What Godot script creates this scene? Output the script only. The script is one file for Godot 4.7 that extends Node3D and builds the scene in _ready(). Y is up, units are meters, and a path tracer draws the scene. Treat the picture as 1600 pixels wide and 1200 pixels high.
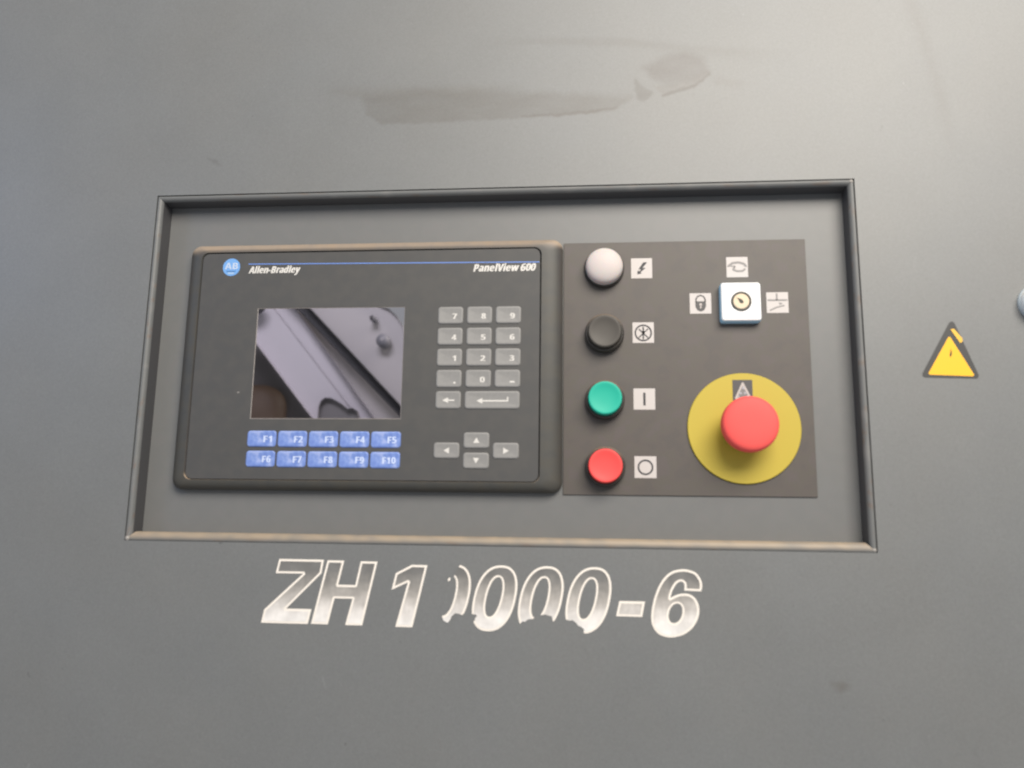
extends Node3D
# Operator panel of a machine cabinet. Lengths below are millimetres on the cabinet front:
# x right, y up, z towards the viewer, origin at the middle of the sunken recess.

const MM := 0.001
const UP := 1450.0            # height of the recess middle above the floor
const BACK := -22.0           # z of the back plate in the panel drawings
const DEPTH := -14.0          # depth of the back plate behind the sheet
const SIZE := 0.9852          # the panel's fittings, drawing to real size
var rng := RandomNumberGenerator.new()
var noise := FastNoiseLite.new()

func V(x: float, y: float, z: float) -> Vector3:
	return Vector3(x, y, z) * MM

# ------------------------------------------------------------------ nodes
# a thing fixed to the recess back plate, measured on a scale of its own (its z counts from 14 mm behind the sheet at BACK)
func fitted(called: String, label: String, category: String, x := 0.0, y := 0.0, z := 0.0, group := "") -> Node3D:
	var o := thing(called, label, category, x * SIZE + 0.97, y * SIZE - 1.62, (z - BACK) * SIZE + DEPTH, group)
	o.scale = Vector3.ONE * SIZE
	return o

func thing(called: String, label: String, category: String, x := 0.0, y := 0.0, z := 0.0, group := "") -> Node3D:
	var o := Node3D.new()
	o.name = called
	add_child(o, true)
	o.position = V(x, y + UP, z)
	o.set_meta("label", label)
	o.set_meta("category", category)
	if group:
		o.set_meta("group", group)
	return o

func part(called: String, mesh: Mesh, material: Material, parent: Node3D, label := "") -> MeshInstance3D:
	var o := MeshInstance3D.new()
	o.name = called
	o.mesh = mesh
	o.material_override = material
	parent.add_child(o, true)
	if label:
		o.set_meta("label", label)
	return o

# ------------------------------------------------------------------ materials
func lin(r: float, g: float, b: float) -> Color:
	return Color(r, g, b).linear_to_srgb()

func mat(c: Color, rough := 0.5, spec := 0.5, metal := 0.0) -> StandardMaterial3D:
	var m := StandardMaterial3D.new()
	m.albedo_color = c
	m.roughness = rough
	m.metallic_specular = spec
	m.metallic = metal
	return m

func noise_tex(ramp: Array, freq: float, seed_: int, size := 512, octaves := 4) -> NoiseTexture2D:
	var n := FastNoiseLite.new()
	n.seed = seed_
	n.frequency = freq
	n.fractal_octaves = octaves
	var t := NoiseTexture2D.new()
	t.width = size
	t.height = size
	t.seamless = true
	t.noise = n
	var g := Gradient.new()
	g.offsets = PackedFloat32Array(range(ramp.size()).map(func(i): return 0.25 + 0.5 * i / float(ramp.size() - 1)))
	g.colors = PackedColorArray(ramp)
	t.color_ramp = g
	return t

func mottled(ramp: Array, tile_mm: float, freq: float, seed_: int, rough := 0.5, spec := 0.5) -> StandardMaterial3D:
	var m := mat(Color.WHITE, rough, spec)
	m.albedo_texture = noise_tex(ramp, freq, seed_)
	m.uv1_triplanar = true
	m.uv1_scale = Vector3.ONE * (1000.0 / tile_mm)
	return m

func grainy(m: StandardMaterial3D, tile_mm: float, relief: float, seed_: int) -> StandardMaterial3D:
	m.heightmap_enabled = true
	m.heightmap_texture = noise_tex([Color.BLACK, Color.WHITE], 0.08, seed_, 512, 3)
	m.heightmap_scale = relief
	m.uv1_triplanar = true
	m.uv1_scale = Vector3.ONE * (1000.0 / tile_mm)
	return m

# ------------------------------------------------------------------ shapes
func begin() -> SurfaceTool:
	var st := SurfaceTool.new()
	st.begin(Mesh.PRIMITIVE_TRIANGLES)
	return st

func vert(st: SurfaceTool, p: Vector3) -> void:
	st.set_uv(Vector2(p.x, -p.y) * 0.01)
	st.add_vertex(p * MM)

func tri(st: SurfaceTool, a: Vector3, b: Vector3, c: Vector3) -> void:
	vert(st, a)
	vert(st, b)
	vert(st, c)

func done(st: SurfaceTool) -> ArrayMesh:
	st.generate_normals()
	return st.commit()

# Rings run counter-clockwise as seen from the front, from the back or outside towards the front or inside.
func loft(rings: Array, hard := [], cap := true, st: SurfaceTool = null) -> ArrayMesh:
	var own := st == null
	if own:
		st = begin()
	var g := 1
	for i in rings.size() - 1:
		if i in hard:
			g += 1
		st.set_smooth_group(g)
		var a: PackedVector3Array = rings[i]
		var b: PackedVector3Array = rings[i + 1]
		for k in a.size():
			var l := (k + 1) % a.size()
			tri(st, a[k], b[l], a[l])
			tri(st, a[k], b[k], b[l])
	if cap:
		var last: PackedVector3Array = rings[-1]
		if (rings.size() - 1) in hard:
			g += 1
		st.set_smooth_group(g)
		var mid := Vector3.ZERO
		for p in last:
			mid += p / last.size()
		for k in last.size():
			tri(st, mid, last[(k + 1) % last.size()], last[k])
	return done(st) if own else null

func rect_ring(x0: float, y0: float, x1: float, y1: float, r: float, z: float, n := 6) -> PackedVector3Array:
	var out := PackedVector3Array()
	for c in [[x1 - r, y0 + r, -PI / 2], [x1 - r, y1 - r, 0.0], [x0 + r, y1 - r, PI / 2], [x0 + r, y0 + r, PI]]:
		for i in n + 1:
			var a: float = c[2] + PI / 2 * i / n
			out.append(Vector3(c[0] + r * cos(a), c[1] + r * sin(a), z))
	return out

func circle_ring(r: float, z: float, n := 56, cx := 0.0, cy := 0.0) -> PackedVector3Array:
	var out := PackedVector3Array()
	for i in n:
		out.append(Vector3(cx + r * cos(TAU * i / n), cy + r * sin(TAU * i / n), z))
	return out

func lathe(profile: Array, hard := [], cap := true, n := 56) -> ArrayMesh:
	var rings := []
	for p in profile:
		rings.append(circle_ring(p[0], p[1], n))
	return loft(rings, hard, cap)

# a thin sheet cut to the outlines, front at z
func cut(polys: Array, z: float, thick := 0.12, uv_low := 0.0, uv_high := 0.0) -> ArrayMesh:
	var st := begin()
	st.set_smooth_group(-1)
	for given in polys:
		var poly: PackedVector2Array = given
		if Geometry2D.is_polygon_clockwise(poly):
			poly = poly.duplicate()
			poly.reverse()
		var idx := Geometry2D.triangulate_polygon(poly)
		var put := func(p: Vector2, h: float):
			if uv_high > uv_low:
				st.set_uv(Vector2((p.x + 145.0) / 285.0, (uv_high - p.y) / (uv_high - uv_low)))
			else:
				st.set_uv(p * 0.01)
			st.add_vertex(V(p.x, p.y, h))
		for t in range(0, idx.size(), 3):
			var q := [poly[idx[t]], poly[idx[t + 1]], poly[idx[t + 2]]]
			if (q[1] - q[0]).cross(q[2] - q[0]) > 0:
				q.reverse()
			for p in q:
				put.call(p, z)
		for k in poly.size():
			var a := poly[k]
			var b := poly[(k + 1) % poly.size()]
			put.call(a, z - thick); put.call(b, z); put.call(b, z - thick)
			put.call(a, z - thick); put.call(a, z); put.call(b, z)
	return done(st)

func box(x0: float, y0: float, x1: float, y1: float) -> PackedVector2Array:
	return PackedVector2Array([Vector2(x0, y0), Vector2(x1, y0), Vector2(x1, y1), Vector2(x0, y1)])

func oval(cx: float, cy: float, hw: float, hh: float, slant := 0.0, power := 2.0, n := 56) -> PackedVector2Array:
	var out := PackedVector2Array()
	for i in n:
		var a := TAU * i / n
		var c := cos(a)
		var s := sin(a)
		var y := hh * signf(s) * pow(absf(s), 2.0 / power)
		out.append(Vector2(cx + hw * signf(c) * pow(absf(c), 2.0 / power) + slant * y, cy + y))
	return out

func shift(poly: PackedVector2Array, d: Vector2) -> PackedVector2Array:
	var out := PackedVector2Array()
	for p in poly:
		out.append(p + d)
	return out

# outlines without holes: the shape less a hole, cut in two where the hole is
func pierce(outer: PackedVector2Array, hole: PackedVector2Array) -> Array:
	var c := Vector2.ZERO
	for p in hole:
		c += p / hole.size()
	var out := []
	for half in [box(c.x - 900, c.y, c.x + 900, c.y + 900), box(c.x - 900, c.y - 900, c.x + 900, c.y)]:
		for piece in Geometry2D.intersect_polygons(outer, half):
			out.append_array(Geometry2D.clip_polygons(piece, hole))
	return out

func less(polys: Array, bites: Array) -> Array:
	for b in bites:
		var next := []
		for q in polys:
			next.append_array(Geometry2D.clip_polygons(q, b))
		polys = next
	return polys

func ring_poly(cx: float, cy: float, r: float, w: float) -> Array:
	return pierce(oval(cx, cy, r, r, 0, 2, 40), oval(cx, cy, r - w, r - w, 0, 2, 40))

func stroke(pts: Array, w: float) -> Array:
	return Geometry2D.offset_polyline(PackedVector2Array(pts), w / 2, Geometry2D.JOIN_ROUND, Geometry2D.END_ROUND)

# lettering fitted into a rectangle
func words(s: String, x0: float, y0: float, x1: float, y1: float, z: float, slant := 0.0, thicken := 0.0) -> ArrayMesh:
	var f := SystemFont.new()
	f.font_names = PackedStringArray(["Droid Sans"])
	f.font_weight = 700
	var t := TextMesh.new()
	t.font = f
	t.text = s
	t.font_size = 48
	t.pixel_size = 0.01
	t.depth = 0.02
	t.curve_step = 1.0
	var made: ArrayMesh
	var xf := Transform3D(Basis(Vector3(1, 0, 0), Vector3(slant, 1, 0), Vector3(0, 0, 1)), Vector3.ZERO)
	for pass_ in 2:
		var st := begin()
		for k in t.get_surface_count():
			st.append_from(t, k, xf)
			if pass_ == 1 and thicken > 0.0:
				for side in 2:
					st.append_from(t, k, Transform3D(Basis(), V([-thicken, thicken][side], 0, 0.01 + 0.01 * side)) * xf)
		made = st.commit()
		if pass_ == 0:
			var b := made.get_aabb()
			var sx := (x1 - x0) * MM / b.size.x
			var sy := (y1 - y0) * MM / b.size.y
			var sz := 0.12 * MM / maxf(b.size.z, 1e-6)
			xf = Transform3D(Basis(Vector3(sx, 0, 0), Vector3(0, sy, 0), Vector3(0, 0, sz)), V(x0, y0, z) - Vector3(b.position.x * sx, b.position.y * sy, b.end.z * sz)) * xf
	return made

# dust settled on the faces that look up, as vertex colours over the thing's own colour
func dusted(m: ArrayMesh, own: Color, dust: Color, from := 0.35, to := 0.9, most := 1.0) -> ArrayMesh:
	var a := m.surface_get_arrays(0)
	var vs: PackedVector3Array = a[Mesh.ARRAY_VERTEX]
	var ns: PackedVector3Array = a[Mesh.ARRAY_NORMAL]
	var cs := PackedColorArray()
	for i in vs.size():
		var k := smoothstep(from, to, ns[i].y) * most * clampf(0.85 + 0.5 * noise.get_noise_3dv(vs[i] * 900.0), 0, 1)
		cs.append(own.lerp(dust, k))
	a[Mesh.ARRAY_COLOR] = cs
	var out := ArrayMesh.new()
	out.add_surface_from_arrays(Mesh.PRIMITIVE_TRIANGLES, a)
	return out

func dusty_mat(rough := 0.6, spec := 0.5) -> StandardMaterial3D:
	var m := mat(Color.WHITE, rough, spec)
	m.vertex_color_use_as_albedo = true
	return m

# ------------------------------------------------------------------ the painted sheet, with its smears of dirt
const SHEET := Rect2(-520, -400, 1040, 800)

func edge_distance(p: Vector2, poly: PackedVector2Array) -> float:
	var d := 1e9
	for k in poly.size():
		d = minf(d, p.distance_to(Geometry2D.get_closest_point_to_segment(p, poly[k], poly[(k + 1) % poly.size()])))
	return d if Geometry2D.is_point_in_polygon(p, poly) else -d

func smear(im: Image, poly: PackedVector2Array, tint: Color, soft_top: float, soft_low: float, strength: Callable) -> void:
	var r := Rect2(poly[0], Vector2.ZERO)
	for p in poly:
		r = r.expand(p)
	r = r.grow(maxf(soft_top, soft_low))
	var mid := r.get_center().y
	for py in range(int((SHEET.end.y - r.end.y) / SHEET.size.y * im.get_height()), int((SHEET.end.y - r.position.y) / SHEET.size.y * im.get_height())):
		for px in range(int((r.position.x - SHEET.position.x) / SHEET.size.x * im.get_width()), int((r.end.x - SHEET.position.x) / SHEET.size.x * im.get_width())):
			var p := Vector2(SHEET.position.x + (px + 0.5) * SHEET.size.x / im.get_width(), SHEET.end.y - (py + 0.5) * SHEET.size.y / im.get_height())
			var wob := Vector2(noise.get_noise_2d(p.x * 3, p.y * 3), noise.get_noise_2d(p.x * 2 + 500, p.y * 2)) * 1.3
			var d := edge_distance(p + wob, poly)
			var soft := lerpf(soft_low, soft_top, smoothstep(mid - 6, mid + 6, p.y))
			var k := smoothstep(-soft, soft, d) * float(strength.call(p)) * clampf(0.84 + 0.35 * noise.get_noise_2d(p.x * 0.5, p.y * 1.4) + 0.12 * noise.get_noise_2d(p.x * 0.5 + 300, p.y * 7.0), 0.0, 1.0)
			if k > 0.002:
				var c := im.get_pixel(px, py)
				im.set_pixel(px, py, c.lerp(Color(c.r * tint.r, c.g * tint.g, c.b * tint.b), k))

func sheet_texture() -> ImageTexture:
	var im := Image.create(1300, 1000, false, Image.FORMAT_RGB8)
	var base := lin(0.158, 0.163, 0.164)
	var grain := RandomNumberGenerator.new()
	grain.seed = 5
	var broad := FastNoiseLite.new()
	broad.seed = 11
	broad.frequency = 0.011
	broad.fractal_octaves = 3
	for y in im.get_height():
		for x in im.get_width():
			var n := broad.get_noise_2d(x, y)
			var warm := broad.get_noise_2d(x * 0.6 + 900, y * 0.6)
			var k := 1.0 + 0.018 * n + grain.randfn(0.0, 0.016)
			im.set_pixel(x, y, Color(base.r * (k + 0.006 * warm), base.g * k, base.b * (k - 0.008 * warm)))
	var pv := func(a: Array) -> PackedVector2Array:
		var o := PackedVector2Array()
		for i in range(0, a.size(), 2):
			o.append(Vector2(a[i], a[i + 1]))
		return o
	for i in 90:
		var sx := grain.randi_range(140, 1160)
		var sy := grain.randi_range(140, 860)
		var k := grain.randf_range(0.82, 0.95) if i % 3 else grain.randf_range(1.06, 1.16)
		var run := Vector2.from_angle(grain.randf() * TAU)
		for q in (1 if i % 5 else grain.randi_range(3, 8)):
			var px := int(sx + run.x * q)
			var py := int(sy + run.y * q)
			var c := im.get_pixel(px, py)
			im.set_pixel(px, py, Color(c.r * k, c.g * k, c.b * k))
	# long smear, its lower edge sharp on the right
	smear(im, pv.call([-93, 190, -60, 194, -4, 192, 60, 187, 95, 183, 84, 174, 60, 172, 35, 171, -13, 170, -50, 169, -80, 170, -90, 177]), Color(0.88, 0.86, 0.84), 4.0, 1.4, func(p): return lerpf(0.75, 1.0, smoothstep(-90, 80, p.x)))
	smear(im, pv.call([20, 172.2, 60, 174.0, 85, 177, 86, 175.6, 60, 171.6, 20, 170.6]), Color(0.88, 0.85, 0.83), 1.0, 0.8, func(_p): return 0.9)
	smear(im, pv.call([-115, 196, -100, 198, 20, 194, -20, 190, -100, 190]), Color(0.94, 0.92, 0.9), 5.0, 5.0, func(_p): return 0.6)
	# the two smudges at its right end
	smear(im, pv.call([97, 198, 103, 190, 110, 186, 103, 179, 99, 182, 97, 190]), Color(0.84, 0.825, 0.81), 1.2, 1.0, func(_p): return 0.9)
	smear(im, pv.call([103, 205, 118, 213, 131, 216, 143, 211, 148, 200, 136, 194, 120, 191, 110, 196]), Color(0.86, 0.835, 0.825), 4.0, 3.0, func(_p): return 1.0)
	smear(im, pv.call([110, 191, 116, 184, 124, 187, 137, 190, 148, 199, 147, 203, 136, 195, 120, 191]), Color(0.93, 0.90, 0.88), 1.5, 1.0, func(_p): return 0.7)
	smear(im, pv.call([115, 184.6, 124, 187.6, 137, 191, 148, 200, 148.5, 198, 137, 188.6, 116, 183]), Color(0.80, 0.77, 0.75), 0.9, 0.8, func(_p): return 0.9)
	smear(im, pv.call([150, 196, 170, 192, 168, 188, 152, 190]), Color(0.93, 0.91, 0.9), 3.0, 3.0, func(_p): return 0.5)
	# wiped arc above, faint run at the right, small marks
	smear(im, pv.call([0, 232, 50, 230, 90, 228, 131, 221, 170, 216, 210, 209, 210, 204, 170, 211, 131, 216, 90, 222, 30, 226, -20, 226]), Color(0.93, 0.92, 0.91), 1.8, 5.0, func(p): return 0.8 * smoothstep(-20, 60, p.x) * (1.0 - smoothstep(160, 210, p.x)))
	smear(im, pv.call([277, 260, 286, 250, 291, 226, 299, 180, 304, 130, 300, 126, 294, 178, 285, 222, 279, 240]), Color(0.93, 0.915, 0.905), 4.5, 4.5, func(p): return 0.7 * smoothstep(120, 180, p.y))
	smear(im, pv.call([208, -196, 214, -194.5, 217, -197, 212, -200]), Color(0.88, 0.85, 0.82), 2.5, 2.5, func(_p): return 0.9)
	smear(im, pv.call([-204, 147, -198, 146, -193, 142, -199, 144]), Color(0.88, 0.87, 0.86), 1.6, 1.6, func(_p): return 0.8)
	return ImageTexture.create_from_image(im)

# ------------------------------------------------------------------ camera, light, exposure
func setup() -> void:
	var cam := Camera3D.new()
	cam.name = "camera"
	cam.fov = 50.43
	cam.near = 0.02
	cam.far = 30.0
	cam.transform = Transform3D(Basis(Vector3(0.99562, 0.0146, -0.09238), Vector3(0.00202, 0.98416, 0.17727), Vector3(0.0935, -0.17668, 0.97982)).orthonormalized(), V(65.28, -109.49 + UP, 519.25))
	# a compact camera that focused a little behind the panel, so nothing is quite crisp
	var at := CameraAttributesPhysical.new()
	at.frustum_focal_length = 12.0 / tan(deg_to_rad(50.43 / 2.0))
	at.frustum_near = 0.02
	at.frustum_far = 30.0
	at.frustum_focus_distance = 0.8
	at.exposure_aperture = 6.5
	cam.attributes = at
	add_child(cam)
	cam.current = true
	var e := Environment.new()
	e.background_mode = Environment.BG_COLOR
	e.background_color = lin(0.30, 0.31, 0.325)
	e.tonemap_mode = Environment.TONE_MAPPER_LINEAR
	e.tonemap_exposure = 1.28
	e.sdfgi_enabled = true
	e.ssao_enabled = true
	e.ssil_enabled = true
	var w := WorldEnvironment.new()
	w.name = "surroundings"
	w.environment = e
	add_child(w)
	lamp("ceiling_lamp", Vector3(520, 860, 1180), Vector3(140, 80, 0), Vector2(1150, 800), 2.9, Color(1.0, 0.968, 0.92))
	lamp("added_fill_light", Vector3(-500, 1050, 380), Vector3(-640, 650, 1400), Vector2(700, 300), 1.15, Color(0.97, 0.96, 1.0))  # unseen fill light, added to brighten the machine mirrored in the screen
	lamp("added_bluish_light", Vector3(-860, 290, 520), Vector3(-330, 60, 0), Vector2(200, 260), 0.06, Color(0.6, 0.75, 1.0))  # bluish light added at the left to tint that edge of the sheet

func lamp(called: String, at: Vector3, to: Vector3, size: Vector2, energy: float, color: Color) -> void:
	var l := AreaLight3D.new()
	l.name = called
	l.area_size = size * MM
	l.light_energy = energy
	l.light_color = color
	l.shadow_enabled = true
	l.area_range = 12.0
	add_child(l)
	l.look_at_from_position(V(at.x, at.y + UP, at.z), V(to.x, to.y + UP, to.z))

# ------------------------------------------------------------------ cabinet
const HW := 237.6
const HH := 119.3

func frame_side(a: Vector2, b: Vector2, own: Color, dust: Color, most: float, wide := 1.0) -> ArrayMesh:
	# profile from the back plate forward, over the rolled lip and down behind the sheet; mitred at both ends
	var prof := [[-3.3, DEPTH], [-3.3, -2.9], [-3.25, -2.3], [-3.0, -1.5], [-2.4, -0.6], [-1.6, -0.1], [-0.8, 0.1], [0.0, 0.0], [0.25, -0.5], [0.25, -2.1], [12.0, -2.3]]
	var st := begin()
	st.set_smooth_group(1)
	var along := (b - a).normalized()
	var out := Vector2(along.y, -along.x)
	var steps := 90
	for i in prof.size() - 1:
		if i == 9:
			st.set_smooth_group(2)
		for k in steps:
			var q := []
			for c in [[k, i], [k + 1, i], [k + 1, i + 1], [k, i + 1]]:
				var u: float = prof[c[1]][0] * (wide if prof[c[1]][0] < 0.0 else 1.0)
				var p: Vector2 = (a - along * u).lerp(b + along * u, c[0] / float(steps)) + out * u
				q.append(Vector3(p.x, p.y, prof[c[1]][1]))
			tri(st, q[0], q[1], q[2])
			tri(st, q[0], q[2], q[3])
	var arr := done(st).surface_get_arrays(0)
	var cs := PackedColorArray()
	for i in arr[Mesh.ARRAY_VERTEX].size():
		var p: Vector3 = arr[Mesh.ARRAY_VERTEX][i] / MM
		var n: Vector3 = arr[Mesh.ARRAY_NORMAL][i]
		var c := own
		var patch := noise.get_noise_3dv(p * 1.3)
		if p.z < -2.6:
			c = Color(0.068, 0.070, 0.072)      # same paint as the lip; the shade of the recess walls is put into the colour
		else:
			c = c.lerp(Color(0.24, 0.23, 0.215), smoothstep(0.1, 0.45, patch) * 0.35)                    # worn paint
			c = c.lerp(Color(0.17, 0.10, 0.055), smoothstep(0.25, 0.45, noise.get_noise_3dv(p * 2.6 + Vector3(70, 0, 0))) * 0.4)  # a little rust
		c = c.lerp(dust, smoothstep(-0.15, 0.3, n.y) * most * clampf(0.9 + 0.9 * patch, 0.3, 1.0))
		cs.append(c)
	arr[Mesh.ARRAY_COLOR] = cs
	var toned := ArrayMesh.new()
	toned.add_surface_from_arrays(Mesh.PRIMITIVE_TRIANGLES, arr)
	return toned

func build_cabinet() -> void:
	var cab := thing("cabinet_front", "grey painted steel cabinet front with a sunken rectangular recess and smears of dirt", "cabinet", 0, 0, 0)
	var paint := mat(Color.WHITE, 0.47, 0.6)
	paint.albedo_texture = sheet_texture()
	# sheet with a rectangular opening
	var st := begin()
	var gx := HW + 0.9
	var o := [SHEET.position, Vector2(SHEET.end.x, SHEET.position.y), SHEET.end, Vector2(SHEET.position.x, SHEET.end.y)]
	var h := [Vector2(-gx, -HH - 0.3), Vector2(gx, -HH - 0.3), Vector2(gx, HH + 0.9), Vector2(-gx, HH + 0.9)]
	var pv := func(p: Vector2, z: float):
		st.set_uv(Vector2((p.x - SHEET.position.x) / SHEET.size.x, (SHEET.end.y - p.y) / SHEET.size.y))
		st.add_vertex(V(p.x, p.y, z))
	st.set_smooth_group(-1)
	for k in 4:
		var l := (k + 1) % 4
		for c in [[o[k], 0.0], [h[l], 0.0], [o[l], 0.0], [o[k], 0.0], [h[k], 0.0], [h[l], 0.0]]:
			pv.call(c[0], c[1])
		for c in [[h[k], 0.0], [h[l], -1.8], [h[l], 0.0], [h[k], 0.0], [h[k], -1.8], [h[l], -1.8]]:
			pv.call(c[0], c[1])
		for c in [[o[k], -20.0], [o[l], 0.0], [o[l], -20.0], [o[k], -20.0], [o[k], 0.0], [o[l], 0.0]]:
			pv.call(c[0], c[1])
	part("front_sheet", done(st), paint, cab)
	var own := Color(0.150, 0.154, 0.156)
	var dust := Color(0.33, 0.265, 0.195)
	var dm := dusty_mat(0.5)
	var low := Vector2(-HW, -HH)
	var hi := Vector2(HW, HH)
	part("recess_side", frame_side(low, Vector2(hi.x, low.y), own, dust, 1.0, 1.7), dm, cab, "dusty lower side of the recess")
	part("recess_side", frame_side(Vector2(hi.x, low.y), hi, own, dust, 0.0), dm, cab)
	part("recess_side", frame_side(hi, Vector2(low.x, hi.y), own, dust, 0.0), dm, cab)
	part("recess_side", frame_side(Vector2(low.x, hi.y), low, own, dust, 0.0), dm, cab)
	for c in [[-HW + 1.0, -HH + 1.2, 1.9], [HW - 1.2, HH - 1.0, 1.6], [HW - 1.0, -HH + 1.2, 1.5]]:
		var w: ArrayMesh = lathe([[c[2], -1.5], [c[2] * 0.9, -0.2], [c[2] * 0.55, 0.45], [0.05, 0.7]], [], true, 14)
		part("weld_bead", w, mat(lin(0.33, 0.31, 0.29), 0.5), cab).position = V(c[0], c[1], 0)
	var plate := mottled([lin(0.160, 0.163, 0.163), lin(0.166, 0.168, 0.167)], 160, 0.02, 21, 0.42)
	part("recess_back", loft([rect_ring(-HW, -HH, HW, HH, 0.5, DEPTH - 2), rect_ring(-HW, -HH, HW, HH, 0.5, DEPTH - 0.02)], [0, 1]), plate, cab)

# ------------------------------------------------------------------ operator terminal
func pad(x0: float, y0: float, x1: float, y1: float, z: float) -> ArrayMesh:
	return loft([rect_ring(x0, y0, x1, y1, 2.1, z, 4), rect_ring(x0 + 0.15, y0 + 0.15, x1 - 0.15, y1 - 0.15, 2.1, z + 0.45, 4), rect_ring(x0 + 0.6, y0 + 0.6, x1 - 0.6, y1 - 0.6, 1.3, z + 0.75, 4), rect_ring(x0 + 1.3, y0 + 1.3, x1 - 1.3, y1 - 1.3, 0.9, z + 0.78, 4), rect_ring(x0 + 2.6, y0 + 2.6, x1 - 2.6, y1 - 2.6, 0.6, z + 0.55, 4)])

func build_terminal() -> void:
	var t := fitted("operator_terminal", "dark grey operator terminal with screen, number keypad and blue function keys", "control terminal", 0, 0, 0)
	var oz := -12.8                       # face of the overlay
	var rings := [rect_ring(-218.6, -85.2, 47.8, 88.6, 7, BACK)]
	for i in 9:
		var a := PI / 2 * i / 8.0
		var k := 1.0 - cos(a)
		rings.append(rect_ring(-218.6 + 10.4 * k, -85.2 + 6.4 * k, 47.8 - 14.2 * k, 88.6 - 7.0 * k, 7.0 - 2.0 * k, -19.5 + 7.2 * sin(a)))
	rings.append(rect_ring(-207.6, -78.6, 33.0, 81.3, 5, -13.4))
	var shell := dusty_mat(0.5)
	shell.albedo_texture = noise_tex([lin(0.84, 0.84, 0.85), lin(0.95, 0.93, 0.90), lin(1.0, 0.94, 0.85)], 0.012, 3)
	shell.uv1_triplanar = true
	shell.uv1_scale = Vector3.ONE * (1000.0 / 110.0)
	part("housing", dusted(loft(rings, [9], false), Color(0.066, 0.064, 0.062), Color(0.40, 0.325, 0.26), 0.02, 0.4, 0.95), shell, t)
	var film := mottled([lin(0.066, 0.065, 0.065), lin(0.069, 0.068, 0.067), lin(0.073, 0.071, 0.069)], 90, 0.012, 31, 0.55)
	var w := [-164.6, -37.4, -59.8, 40.7]
	var ov := loft([rect_ring(-207.1, -78.1, 32.5, 80.8, 4.6, oz - 0.6), rect_ring(-207.1, -78.1, 32.5, 80.8, 4.6, oz), rect_ring(w[0], w[1], w[2], w[3], 0.6, oz), rect_ring(w[0], w[1], w[2], w[3], 0.6, oz - 0.55)], [1, 2], false)
	part("faceplate", ov, film, t)
	# dark glass of the switched-off display, behind a thin bright edge
	var glass := mat(lin(0.66, 0.64, 0.67), 0.022, 0.5, 1.0)
	var scr := part("screen", cut([box(w[0] + 0.6, w[1] + 0.6, w[2] - 0.6, w[3] - 0.6)], oz - 0.3, 0.3), glass, t)
	part("screen_edge", loft([rect_ring(w[0] + 0.02, w[1] + 0.02, w[2] - 0.02, w[3] - 0.02, 0.5, oz - 0.35), rect_ring(w[0] + 0.1, w[1] + 0.1, w[2] - 0.1, w[3] - 0.1, 0.4, oz - 0.06), rect_ring(w[0] + 0.6, w[1] + 0.6, w[2] - 0.6, w[3] - 0.6, 0.2, oz - 0.3)], [0, 1], false), mat(lin(0.22, 0.20, 0.19), 0.4), scr)
	var white := mat(lin(0.66, 0.64, 0.61), 0.5)
	# maker's badge and lettering
	var logo := part("badge", cut([oval(-185.9, 70.7, 6.3, 6.4, 0, 2, 48)], oz + 0.14), mat(lin(0.16, 0.36, 0.72), 0.5), t)
	var pale := mat(lin(0.50, 0.58, 0.72), 0.5)
	part("lettering", words("AB", -190.6, 69.2, -181.2, 73.9, oz + 0.28), pale, logo)
	part("badge_line", cut([box(-189.3, 67.3, -182.6, 68.0)], oz + 0.28), mat(lin(0.06, 0.18, 0.42), 0.5), logo)
	part("badge_line", cut([box(-188.2, 65.6, -183.6, 66.9)], oz + 0.28), mat(lin(0.34, 0.50, 0.72), 0.5), logo)
	part("blue_line", cut([PackedVector2Array([Vector2(-173.6, 72.45), Vector2(32.0, 70.65), Vector2(32.0, 71.4), Vector2(-173.6, 73.2)])], oz + 0.12), mat(lin(0.13, 0.24, 0.60), 0.5), t)
	part("lettering", words("Allen-Bradley", -173.0, 64.3, -135.6, 71.2, oz + 0.12, 0.28, 0.18), white, t)
	part("lettering", words("PanelView 600", -13.2, 64.7, 29.6, 70.4, oz + 0.12, 0.25, 0.18), white, t)
	# number pad
	var grey := mottled([lin(0.240, 0.236, 0.232), lin(0.256, 0.252, 0.248)], 30, 0.02, 41, 0.5)
	var xs := [-36.8, -16.95, 2.7]
	var ys := [40.0, 25.3, 10.8, -3.8]
	var marks := [["7", "8", "9"], ["4", "5", "6"], ["1", "2", "3"], [".", "0", "-"]]
	var one := pad(0, -12.1, 17.3, 0, oz)
	for r in 4:
		for c in 3:
			var k := part("key", one, grey, t)
			k.position = V(xs[c], ys[r], 0)
			var kz := oz + 0.70
			var s: String = marks[r][c]
			var m: ArrayMesh
			if s == ".":
				m = cut([oval(12.6, -8.9, 0.75, 0.75, 0, 2, 16)], kz)
			elif s == "-":
				m = cut([box(10.3, -8.9, 13.6, -7.8)], kz)
			else:
				m = words(s, 10.0 if s != "1" else 10.9, -8.7, 13.1, -4.9, kz, 0.0, 0.1)
			part("legend", m, white, k)
	var arrow_l := func(x0: float, x1: float, y: float, kz: float, hook: float) -> ArrayMesh:
		var p := [PackedVector2Array([Vector2(x0, y), Vector2(x0 + 4.0, y + 1.9), Vector2(x0 + 4.0, y - 1.9)]), box(x0 + 4.0, y - 0.5, x1, y + 0.5)]
		if hook > 0.0:
			p.append(box(x1 - 0.9, y + 0.5, x1, y + hook))
		return cut(p, kz)
	var back := part("key", pad(0, -12, 17.2, 0, oz), grey, t)
	back.position = V(-36.8, -18.3, 0)
	part("legend", arrow_l.call(4.6, 12.9, -6.3, oz + 0.70, 0.0), white, back)
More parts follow.
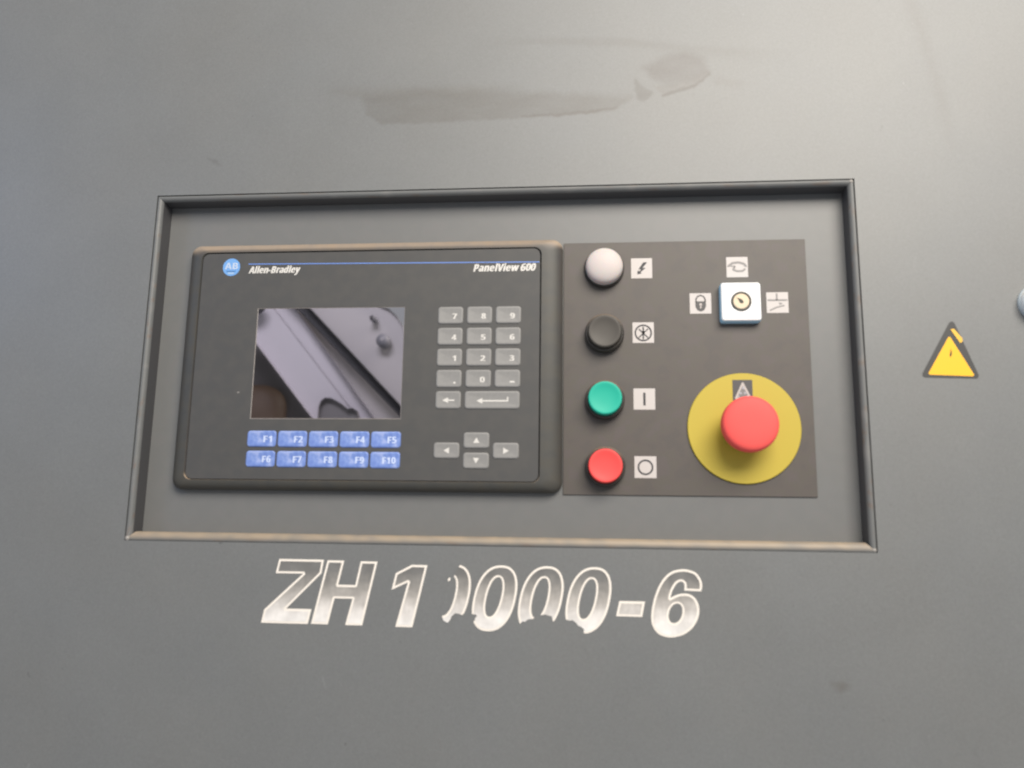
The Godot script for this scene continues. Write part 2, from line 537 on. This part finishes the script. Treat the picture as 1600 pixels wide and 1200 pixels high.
	var enter := part("key", pad(0, -12.1, 36.9, 0, oz), grey, t)
	enter.position = V(-17.1, -18.3, 0)
	part("legend", arrow_l.call(8.0, 29.3, -6.7, oz + 0.70, 2.6), white, enter)
	var cursor := pad(0, -10.6, 17.3, 0, oz)
	for a in [[-17.2, -46.0, [-2.1, -1.7, 2.1, -1.7, 0.0, 1.9], -5.4], [-17.2, -59.4, [-2.1, 1.7, 2.1, 1.7, 0.0, -1.9], -5.3], [-37.0, -52.8, [1.7, -2.1, 1.7, 2.1, -2.0, 0.0], -5.4], [2.4, -52.8, [-1.7, -2.1, -1.7, 2.1, 2.0, 0.0], -5.4]]:
		var k := part("key", cursor, grey, t)
		k.position = V(a[0], a[1], 0)
		var q: Array = a[2]
		var poly := PackedVector2Array()
		for i in 3:
			poly.append(Vector2(8.7 + q[i * 2], a[3] + q[i * 2 + 1]))
		part("legend", cut([poly], oz + 0.70), white, k)
	# blue function keys
	var blue := mottled([lin(0.145, 0.23, 0.57), lin(0.20, 0.295, 0.64), lin(0.33, 0.41, 0.72)], 55, 0.012, 51, 0.35)
	var fl := mat(lin(0.56, 0.65, 0.88), 0.5)
	var fkey := pad(0, -10.95, 20.3, 0, oz)
	for r in 2:
		for c in 5:
			var k := part("key", fkey, blue, t, "blue function key")
			k.position = V(-165.25 + c * 21.4, -45.4 - r * 13.6 - c * 0.08, 0)
			var n := r * 5 + c + 1
			part("legend", words("F%d" % n, 11.6 if n < 10 else 8.6, -7.9, 17.4, -3.5, oz + 0.70, 0.0, 0.12), fl, k)
	# a small pale chip in the overlay
	part("scratch", cut([oval(-174.1, -19.0, 0.9, 0.6, 0.3, 2, 14)], oz + 0.1), mat(lin(0.22, 0.21, 0.20)), t)
	t.rotation.z = 0.0

# ------------------------------------------------------------------ control plate with its printed signs
func build_plate() -> void:
	var t := fitted("control_plate", "dark brown-grey label plate carrying the buttons and small white pictograms", "control plate", 0, 0, 0)
	var film := mottled([lin(0.085, 0.075, 0.069), lin(0.093, 0.079, 0.072), lin(0.091, 0.082, 0.070), lin(0.096, 0.082, 0.078)], 140, 0.014, 61, 0.5)
	var z := -21.0
	part("plate", loft([rect_ring(48.4, -85.9, 210.7, 86.9, 0.4, BACK + 0.03, 3), rect_ring(48.4, -85.9, 210.7, 86.9, 0.4, z - 0.2, 3), rect_ring(48.6, -85.7, 210.5, 86.7, 0.4, z, 3)], [0, 1, 2]), film, t)
	var paper := mat(lin(0.57, 0.53, 0.515), 0.5)
	var ink := mat(lin(0.045, 0.045, 0.05), 0.6)
	var faded := mat(lin(0.27, 0.255, 0.25), 0.6)
	var worn := mat(lin(0.10, 0.095, 0.095), 0.6)
	var s := 14.2
	for a in [[94.4, 75.2, "bolt"], [94.9, 30.0, "test"], [95.0, -15.3, "on"], [95.1, -60.4, "off"], [158.3, 75.0, "hand"], [133.3, 49.9, "lock"], [183.8, 49.9, "remote"]]:
		var p := part("pictogram", cut([box(0, -s, s, 0)], z + 0.12), paper, t)
		p.position = V(a[0], a[1], 0)
		var polys := []
		var m := ink
		match a[2]:
			"bolt":
				polys = [PackedVector2Array([Vector2(10.9, -2.9), Vector2(7.6, -7.0), Vector2(9.7, -7.0), Vector2(6.4, -9.9), Vector2(6.9, -10.9), Vector2(3.9, -11.4), Vector2(4.6, -8.6), Vector2(5.3, -9.4), Vector2(7.0, -8.0), Vector2(5.0, -7.8), Vector2(8.2, -3.0)])]
			"test":
				polys = ring_poly(7.1, -7.3, 5.8, 1.0)
				polys.append_array(stroke([Vector2(7.1, -3.2), Vector2(7.1, -11.6)], 0.9))
				polys.append_array(stroke([Vector2(4.1, -4.6), Vector2(10.2, -10.6)], 0.75))
				polys.append_array(stroke([Vector2(10.2, -4.6), Vector2(4.1, -10.6)], 0.75))
				polys.append(PackedVector2Array([Vector2(5.9, -6.2), Vector2(8.3, -6.2), Vector2(7.6, -8.2), Vector2(6.6, -8.2)]))
			"on":
				polys = [box(6.4, -11.4, 7.9, -2.8)]
			"off":
				polys = ring_poly(7.1, -7.2, 5.1, 1.1)
			"lock":
				m = worn
				polys = [PackedVector2Array([Vector2(3.7, -5.7), Vector2(10.7, -5.7), Vector2(10.7, -9.2), Vector2(9.6, -11.6), Vector2(7.9, -12.6), Vector2(6.5, -12.6), Vector2(4.8, -11.6), Vector2(3.7, -9.2)])]
				polys.append_array(stroke([Vector2(4.2, -6.0), Vector2(4.2, -4.2), Vector2(5.2, -2.3), Vector2(7.2, -1.5), Vector2(9.2, -2.3), Vector2(10.2, -4.2), Vector2(10.2, -6.0)], 0.9))
			"hand":
				m = faded
				polys = stroke([Vector2(1.2, -6.4), Vector2(4.2, -4.2), Vector2(8.0, -3.8), Vector2(11.6, -4.8), Vector2(13.0, -6.6)], 1.5)
				polys.append_array(stroke([Vector2(5.6, -6.8), Vector2(4.3, -8.8), Vector2(7.0, -10.0), Vector2(10.6, -9.9), Vector2(12.2, -8.6)], 1.3))
				polys.append_array(stroke([Vector2(5.6, -6.6), Vector2(3.0, -6.4)], 0.7))
			"remote":
				m = faded
				polys = stroke([Vector2(0.9, -5.4), Vector2(13.2, -5.4)], 1.1)
				polys.append_array(stroke([Vector2(6.8, -1.0), Vector2(6.8, -5.2)], 1.1))
				polys.append_array(stroke([Vector2(2.2, -12.4), Vector2(6.4, -10.4), Vector2(11.4, -9.2)], 0.9))
				polys.append(PackedVector2Array([Vector2(8.0, -7.0), Vector2(10.6, -7.6), Vector2(8.6, -9.0)]))
		part("symbol", cut(polys, z + 0.24), m, p)
		if a[2] == "lock":
			part("keyhole", cut([oval(7.2, -7.9, 0.9, 0.9, 0, 2, 18), box(6.8, -10.6, 7.6, -8.4)], z + 0.36), mat(lin(0.55, 0.49, 0.47)), p)

func build_buttons() -> void:
	var z := -21.0
	var own := Color(0.040, 0.036, 0.034)
	var tan_dust := Color(0.26, 0.19, 0.13)
	var group := "round push buttons in a column on the control plate"
	var ring_mesh := dusted(lathe([[13.1, 0.03], [13.1, 4.2], [12.9, 5.4], [12.3, 6.2], [11.6, 6.4], [11.35, 6.2], [11.35, 4.4]], [5], true), own, tan_dust, 0.1, 0.8, 0.9)
	var ring_mat := dusty_mat(0.45)
	# white indicator lamp
	var w := fitted("indicator_lamp", "round white domed indicator lamp, topmost in the button column", "indicator lamp", 76.0, 67.9, z)
	part("mounting_ring", dusted(lathe([[13.6, 0.03], [13.6, 2.6], [13.2, 3.4], [12.5, 3.7], [12.3, 3.4]], [], true), own, tan_dust, 0.1, 0.8, 0.7), ring_mat, w)
	var dome := [[12.5, 3.3], [12.6, 6.2], [12.4, 7.4]]
	for i in range(1, 9):
		var a := PI / 2 * i / 8.0
		dome.append([12.3 * cos(a) + 0.02, 7.6 + 5.0 * sin(a)])
	var lens := mat(lin(0.60, 0.545, 0.53), 0.5, 0.35)
	lens.subsurf_scatter_enabled = true
	lens.subsurf_scatter_strength = 0.25
	part("lens", lathe(dome), lens, w)
	# the three push buttons: ring and dished cap
	for a in [["black", 21.8, lin(0.085, 0.078, 0.070), "black push button with a dished cap, between the white lamp and green button", -0.6], ["green", -23.4, lin(0.022, 0.44, 0.32), "green push button beside the white label with a vertical bar", 1.1], ["red", -67.6, lin(0.86, 0.085, 0.08), "red push button, lowest in the column, beside the label with a ring", 1.1]]:
		var b := fitted("push_button", a[3], "push button", 76.0, a[1], z, group)
		part("mounting_ring", ring_mesh, ring_mat, b)
		var h: float = a[4]
		var cap := lathe([[11.0, 4.4], [11.0, 10.2 + h], [10.8, 10.9 + h], [10.3, 11.25 + h], [9.6, 11.2 + h], [8.0, 10.75 + h], [5.5, 10.3 + h], [2.5, 10.1 + h]])
		part("cap", cap, mat(a[2], 0.5, 0.4), b)
	# key switch
	var k := fitted("key_switch", "white square key switch with a brass lock, among three small labels", "key switch", 166.0, 42.0, z)
	var blue := mat(lin(0.42, 0.74, 0.98), 0.35)  # blue cast of light on the white sides, put into their colour
	part("base", loft([rect_ring(-13.3, -13.5, 13.1, 13.3, 2.2, 0.03), rect_ring(-13.3, -13.5, 13.1, 13.3, 2.2, 5.2), rect_ring(-12.9, -13.1, 12.8, 13.0, 2.0, 6.3)], [], false), blue, k, "sides of the key switch, tinted with a blue cast of light")
	part("cover", loft([rect_ring(-12.9, -13.1, 12.8, 13.0, 2.0, 6.25), rect_ring(-12.5, -12.7, 12.5, 12.7, 1.8, 6.9), rect_ring(-12.1, -12.3, 12.2, 12.4, 1.6, 7.05), circle_seam(6.7, 7.05), circle_seam(6.7, 4.6)], [2, 3], false), mat(lin(0.86, 0.86, 0.87), 0.4), k)
	part("lock_ring", lathe([[6.65, 4.0], [6.6, 7.6], [6.2, 7.9], [5.5, 7.7], [5.4, 6.6]], [3]), mat(lin(0.06, 0.058, 0.05), 0.4), k)
	var lock := part("lock_cylinder", lathe([[5.35, 6.0], [5.3, 7.3], [5.0, 7.5]], [2]), mat(lin(0.60, 0.49, 0.36), 0.45, 0.5, 0.15), k)
	part("keyhole", cut([PackedVector2Array([Vector2(-3.3, 2.5), Vector2(0.2, 1.3), Vector2(1.5, -0.2), Vector2(1.0, -1.5), Vector2(-0.4, -1.6), Vector2(-1.4, -0.4), Vector2(-1.9, 1.2)])], 7.62, 0.1), mat(lin(0.03, 0.028, 0.02), 0.5), lock)
	# emergency stop
	var e := fitted("emergency_stop", "red mushroom-head emergency stop button on a yellow round disc", "emergency stop", 166.0, -41.7, z)
	var yellow := mat(lin(0.50, 0.39, 0.042), 0.5)
	var disc := part("legend_disc", lathe([[36.3, 0.03], [36.3, 1.1], [35.9, 1.5]], [1, 2], true, 96), yellow, e)
	var tag_ := part("warning_mark", cut([box(-6.6, 18.0, 6.2, 31.8)], 1.62, 0.1), mat(lin(0.075, 0.072, 0.075), 0.5), disc)
	tag_.set_meta("label", "small black square with a pale triangle on the yellow disc")
	var tri_p := Geometry2D.offset_polygon(PackedVector2Array([Vector2(0.0, 29.8), Vector2(4.9, 19.4), Vector2(-4.9, 19.4)]), 0.5, Geometry2D.JOIN_ROUND)
	var dots := [oval(0.3, 26.4, 0.8, 0.9, 0, 2, 14), oval(-1.5, 22.9, 0.75, 0.75, 0, 2, 14), oval(1.3, 23.0, 0.75, 0.75, 0, 2, 14), oval(-3.0, 20.7, 0.6, 0.6, 0, 2, 14), oval(2.7, 20.8, 0.6, 0.6, 0, 2, 14)]
	var sym := []
	sym.append_array(tri_p)
	part("triangle", cut(sym, 1.74, 0.1), mat(lin(0.50, 0.46, 0.44)), disc)
	part("triangle_middle", cut(Geometry2D.offset_polygon(tri_p[0], -1.25), 1.80, 0.05), mat(lin(0.20, 0.19, 0.19)), disc)
	part("triangle_dots", cut(dots, 1.86, 0.1), mat(lin(0.40, 0.40, 0.45)), disc)
	part("collar", lathe([[14.5, 1.4], [14.5, 6.5], [13.8, 7.5], [11.0, 7.5], [11.0, 13.0]], [2, 3], false), mat(lin(0.30, 0.22, 0.03), 0.5), e)
	var head := [[10.0, 11.0], [13.6, 11.6], [16.2, 13.2], [17.4, 15.6], [17.75, 18.6], [17.7, 21.6], [17.4, 23.4], [16.8, 24.6], [15.6, 25.5], [13.6, 26.1], [10.5, 26.6], [7.0, 26.9], [3.0, 27.0]]
	part("mushroom_head", lathe(head, [], true, 72), mat(lin(0.90, 0.115, 0.105), 0.62, 0.35), e)

func circle_seam(r: float, z: float) -> PackedVector3Array:
	# 28 points that pair with a rounded square of six steps per corner
	var out := PackedVector3Array()
	for c in 4:
		for i in 7:
			var a := -PI / 2 + PI / 2 * c + PI / 2 * (i + 0.5) / 7.0
			out.append(Vector3(r * cos(a), r * sin(a), z))
	return out

# ------------------------------------------------------------------ stickers
func build_stickers() -> void:
	var t := thing("model_lettering", "peeling silver italic lettering stuck on the cabinet below the recess", "lettering", 0, 0, 0)
	var edge := mat(lin(0.87, 0.81, 0.74), 0.4)
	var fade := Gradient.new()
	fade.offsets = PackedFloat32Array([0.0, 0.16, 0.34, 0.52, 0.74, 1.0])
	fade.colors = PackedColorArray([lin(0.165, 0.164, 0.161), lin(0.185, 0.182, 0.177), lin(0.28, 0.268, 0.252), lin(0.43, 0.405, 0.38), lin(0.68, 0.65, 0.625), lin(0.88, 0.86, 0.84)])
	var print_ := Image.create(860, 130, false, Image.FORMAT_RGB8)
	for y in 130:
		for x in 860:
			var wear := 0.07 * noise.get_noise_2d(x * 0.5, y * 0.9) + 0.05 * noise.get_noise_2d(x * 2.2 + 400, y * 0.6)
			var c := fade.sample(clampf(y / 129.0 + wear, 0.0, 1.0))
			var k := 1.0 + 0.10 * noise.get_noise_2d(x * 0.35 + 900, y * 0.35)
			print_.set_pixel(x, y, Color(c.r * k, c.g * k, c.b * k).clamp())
	var gt := ImageTexture.create_from_image(print_)
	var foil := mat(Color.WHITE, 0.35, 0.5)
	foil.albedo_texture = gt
	foil.texture_repeat = false
	var pv := func(a: Array) -> PackedVector2Array:
		var o := PackedVector2Array()
		for i in range(0, a.size(), 2):
			o.append(Vector2(a[i], a[i + 1]))
		return o
	var six := smooth_line([[133.2, -144.3], [133.9, -141.2], [133.3, -137.6], [130.6, -133.6], [126.6, -131.9], [122.4, -131.4], [116.5, -132.6], [111.6, -136.2], [107.6, -142.2], [104.6, -150.2], [103.0, -158.6], [103.6, -165.0], [106.8, -169.6], [111.4, -171.5], [116.2, -171.6], [122.4, -169.8], [127.6, -165.8], [131.0, -160.0], [131.8, -154.2], [130.0, -149.0], [126.2, -146.2], [121.8, -145.9], [118.0, -146.9], [114.7, -148.6]])
	six.append_array(smooth_line([[114.9, -147.4], [116.4, -143.4], [118.8, -139.9], [121.2, -138.7], [123.0, -139.6], [123.3, -141.8], [123.0, -144.0]]))
	var zero := oval(6.9, -151.05, 13.2, 19.9, 0.2, 2.35, 72)
	var eye := oval(6.4, -150.3, 4.5, 12.0, 0.22, 2.2, 48)
	var bite_a := pv.call([-15.2, -131.0, -17.6, -135.0, -19.0, -138.5, -18.2, -141.2, -19.6, -147.5, -21.8, -154.0, -25.8, -163.0, -25.0, -165.2, -22.2, -166.6, -20.6, -164.6, -19.8, -162.6, -17.8, -160.8, -15.6, -160.9, -13.2, -161.7, -12.0, -160.6, -8.0, -164.0, -8.0, -180.0, -50.0, -180.0, -50.0, -128.0, -16.0, -128.0])
	var bite_b := pv.call([-14.0, -160.6, -7.0, -161.0, -4.6, -161.2, -3.9, -162.0, -5.0, -163.4, -5.4, -165.0, -8.0, -167.0, -14.0, -167.0])
	var bite_c := pv.call([15.0, -162.0, 21.5, -164.4, 22.8, -166.3, 24.2, -164.6, 26.0, -164.8, 27.6, -163.4, 31.0, -162.9, 33.0, -160.9, 36.0, -160.5, 38.5, -160.2, 41.0, -160.9, 42.4, -161.0, 43.0, -163.6, 44.2, -164.8, 45.6, -163.8, 52.0, -160.0, 52.0, -180.0, 15.0, -180.0])
	var bite_d := pv.call([46.0, -163.0, 50.8, -162.7, 53.2, -163.4, 55.4, -163.2, 57.6, -164.9, 58.6, -166.3, 60.6, -167.0, 62.4, -168.6, 61.9, -169.6, 62.8, -172.0, 60.0, -180.0, 46.0, -180.0])
	for l in [
		[pv.call([-132.6, -129.7, -103.2, -129.7, -104.4, -138.2, -126.1, -160.4, -109.6, -160.4, -111.5, -169.5, -142.0, -169.4, -140.4, -161.2, -116.4, -138.6, -134.4, -138.6]), null, []],
		[pv.call([-100.8, -130.0, -89.9, -130.0, -93.1, -145.0, -82.0, -145.0, -79.1, -130.2, -68.3, -130.3, -76.4, -169.5, -87.3, -169.5, -83.4, -153.4, -95.0, -153.4, -98.5, -169.4, -109.4, -169.3]), null, []],
		[pv.call([-46.0, -131.8, -36.1, -131.9, -44.4, -169.8, -55.2, -169.8, -48.2, -142.6, -58.5, -147.4, -56.2, -137.2]), null, []],
		[shift(zero, Vector2(-29.2, 0)), shift(eye, Vector2(-29.2, 0)), [bite_a]],
		[zero, eye, [bite_b]],
		[shift(zero, Vector2(28.7, 0)), shift(eye, Vector2(28.7, 0)), [bite_c]],
		[shift(zero, Vector2(58.0, 0)), shift(eye, Vector2(58.0, 0)), [bite_d]],
		[pv.call([83.8, -151.1, 99.3, -151.1, 97.5, -160.2, 81.7, -160.1]), null, []],
		[six, oval(117.6, -157.6, 4.0, 5.8, 0.2, 2.1, 40), []],
	]:
		var outer: PackedVector2Array = l[0]
		if Geometry2D.is_polygon_clockwise(outer):
			outer.reverse()
		var inner: PackedVector2Array = Geometry2D.offset_polygon(outer, -1.35)[0]
		var base_polys := [outer]
		var fill_polys := [inner]
		if l[1] != null:
			var hole: PackedVector2Array = l[1]
			base_polys = pierce(outer, hole)
			fill_polys = pierce(inner, Geometry2D.offset_polygon(hole, 1.25)[0])
		var n := part("letter", cut(less(base_polys, l[2]), 0.16, 0.15), edge, t)
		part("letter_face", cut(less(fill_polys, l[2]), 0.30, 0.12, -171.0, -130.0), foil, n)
	part("scrap", cut([oval(-22.0, -140.3, 0.75, 1.1, 0.3, 2, 14)], 0.16, 0.15), edge, t, "loose scrap left of a torn letter")
	# warning triangle
	var w := thing("warning_sticker", "yellow and black triangular warning sticker on the cabinet, right of the recess", "warning sticker", 0, 0, 0)
	var black := Geometry2D.offset_polygon(pv.call([291.8, 21.8, 303.6, -11.4, 273.4, -10.6]), 1.7, Geometry2D.JOIN_ROUND)
	part("backing", cut(black, 0.14, 0.13), mat(lin(0.045, 0.045, 0.045), 0.5), w)
	var sun_y := mat(lin(0.93, 0.49, 0.010), 0.45)
	var face := Geometry2D.offset_polygon(pv.call([289.6, 12.9, 301.8, -10.9, 276.2, -9.8]), 0.7, Geometry2D.JOIN_ROUND)
	var f := part("face", cut(face, 0.26, 0.1), sun_y, w)
	part("flash", cut([pv.call([289.9, 6.0, 290.4, 3.0, 289.9, 1.2, 289.2, 0.4, 288.9, 1.8, 289.4, 3.6])], 0.38, 0.1), mat(lin(0.08, 0.06, 0.01)), f)
	part("strip", cut([pv.call([290.6, 18.3, 292.8, 18.6, 297.4, 12.2, 297.2, 10.4, 295.8, 9.4])], 0.38, 0.1), mat(lin(0.80, 0.47, 0.05), 0.45), w)
	# round knob cut by the picture's edge
	var k := thing("round_knob", "pale round knob on the cabinet, cut off by the right edge of the photo", "knob", 343.4, 34.5, 0.0)
	part("rim", lathe([[11.6, 0.03], [11.6, 1.4], [11.0, 2.0], [10.6, 2.1]], [2]), mat(lin(0.42, 0.48, 0.52), 0.4), k)
	var kd := lathe([[10.8, 1.8], [10.9, 6.0], [9.9, 7.6], [8.0, 8.8], [4.5, 9.4], [1.0, 9.5]])
	part("cap", dusted(kd, Color(0.80, 0.86, 0.90), Color(0.70, 0.55, 0.40), 0.1, 0.7, 0.8), dusty_mat(0.4), k)

func smooth_line(p: Array) -> PackedVector2Array:
	var out := PackedVector2Array()
	for i in p.size() - 1:
		var a := Vector2(p[maxi(i - 1, 0)][0], p[maxi(i - 1, 0)][1])
		var b := Vector2(p[i][0], p[i][1])
		var c := Vector2(p[i + 1][0], p[i + 1][1])
		var d := Vector2(p[mini(i + 2, p.size() - 1)][0], p[mini(i + 2, p.size() - 1)][1])
		for k in 4:
			out.append(b.cubic_interpolate(c, a, d, k / 4.0))
	out.append(Vector2(p[-1][0], p[-1][1]))
	return out

# ------------------------------------------------------------------ the machine across the aisle, seen mirrored in the dark screen
func build_opposite() -> void:
	var t := thing("opposite_machine", "pale painted machine frame across the aisle, mirrored in the dark screen", "machine", 0, 0, 1400)
	var slab := func(pts: Array, z: float, thick: float) -> ArrayMesh:
		var o := PackedVector2Array()
		for i in range(0, pts.size(), 2):
			o.append(Vector2(pts[i], pts[i + 1]))
		return cut([o], z + thick, thick)
	var pale := mat(lin(0.58, 0.55, 0.58), 0.5)
	var plate_m := mat(lin(0.44, 0.42, 0.42), 0.5)
	var dark := mat(lin(0.05, 0.05, 0.055), 0.5)
	# a triangular side plate with a rounded corner and two bolt holes, behind the beam
	var hp := PackedVector2Array([Vector2(-800, 520), Vector2(-420, 60), Vector2(-330, 60), Vector2(-330, 300), Vector2(-390, 370), Vector2(-400, 395), Vector2(-416, 418), Vector2(-436, 436), Vector2(-470, 452), Vector2(-560, 500)])
	part("side_plate", cut([hp], 34, 12), plate_m, t)
	for b in [[-443, 350, 17.0], [-471, 407, 8.0]]:
		part("bolt", lathe([[4.0, -6.0], [b[2] * 0.7, -4.0], [b[2], 4.0], [b[2], 24.0]], [], false, 24), mat(lin(0.20, 0.20, 0.22), 0.4), t).position = V(b[0], b[1], 0)
	part("beam", slab.call([-777, 460, -740, 560, -745, 540, -675, 439, -420, 108, -570, 108, -611, 155, -771, 349, -830, 420], 0, 26), pale, t)
	part("rail", slab.call([-700, 467, -655, 462, -637, 439, -396, 192, -340, 130, -330, 90, -395, 164, -672, 439], -14, 30), dark, t)
	part("grip", slab.call([-590, 130, -589, 180, -584, 194, -574, 202, -558, 201, -536, 189, -516, 174, -505, 177, -494, 170, -484, 140], -20, 16), mat(lin(0.20, 0.19, 0.19), 0.5), t)
	var kn := part("knob", lathe([[6, -30.0], [19, -28.0], [20, -12.0], [14, -6.0], [10, 0.0]], [], true, 24), dark, t)
	kn.position = V(-762, 436, 0)
	var body := part("housing", loft([rect_ring(-1050, -100, -640, 520, 20, 240), rect_ring(-1050, -100, -640, 520, 20, 160)], [0, 1]), mat(lin(0.09, 0.085, 0.085), 0.6), t)
	part("orange_cover", loft([rect_ring(-1000, 40, -738, 262, 60, 160), rect_ring(-1000, 40, -738, 262, 60, 140), rect_ring(-980, 60, -768, 242, 50, 122)], []), mat(lin(0.095, 0.062, 0.040), 0.6), body)

func _ready() -> void:
	rng.seed = 7
	noise.seed = 3
	noise.frequency = 0.05
	setup()
	build_cabinet()
	build_terminal()
	build_plate()
	build_buttons()
	build_stickers()
	build_opposite()
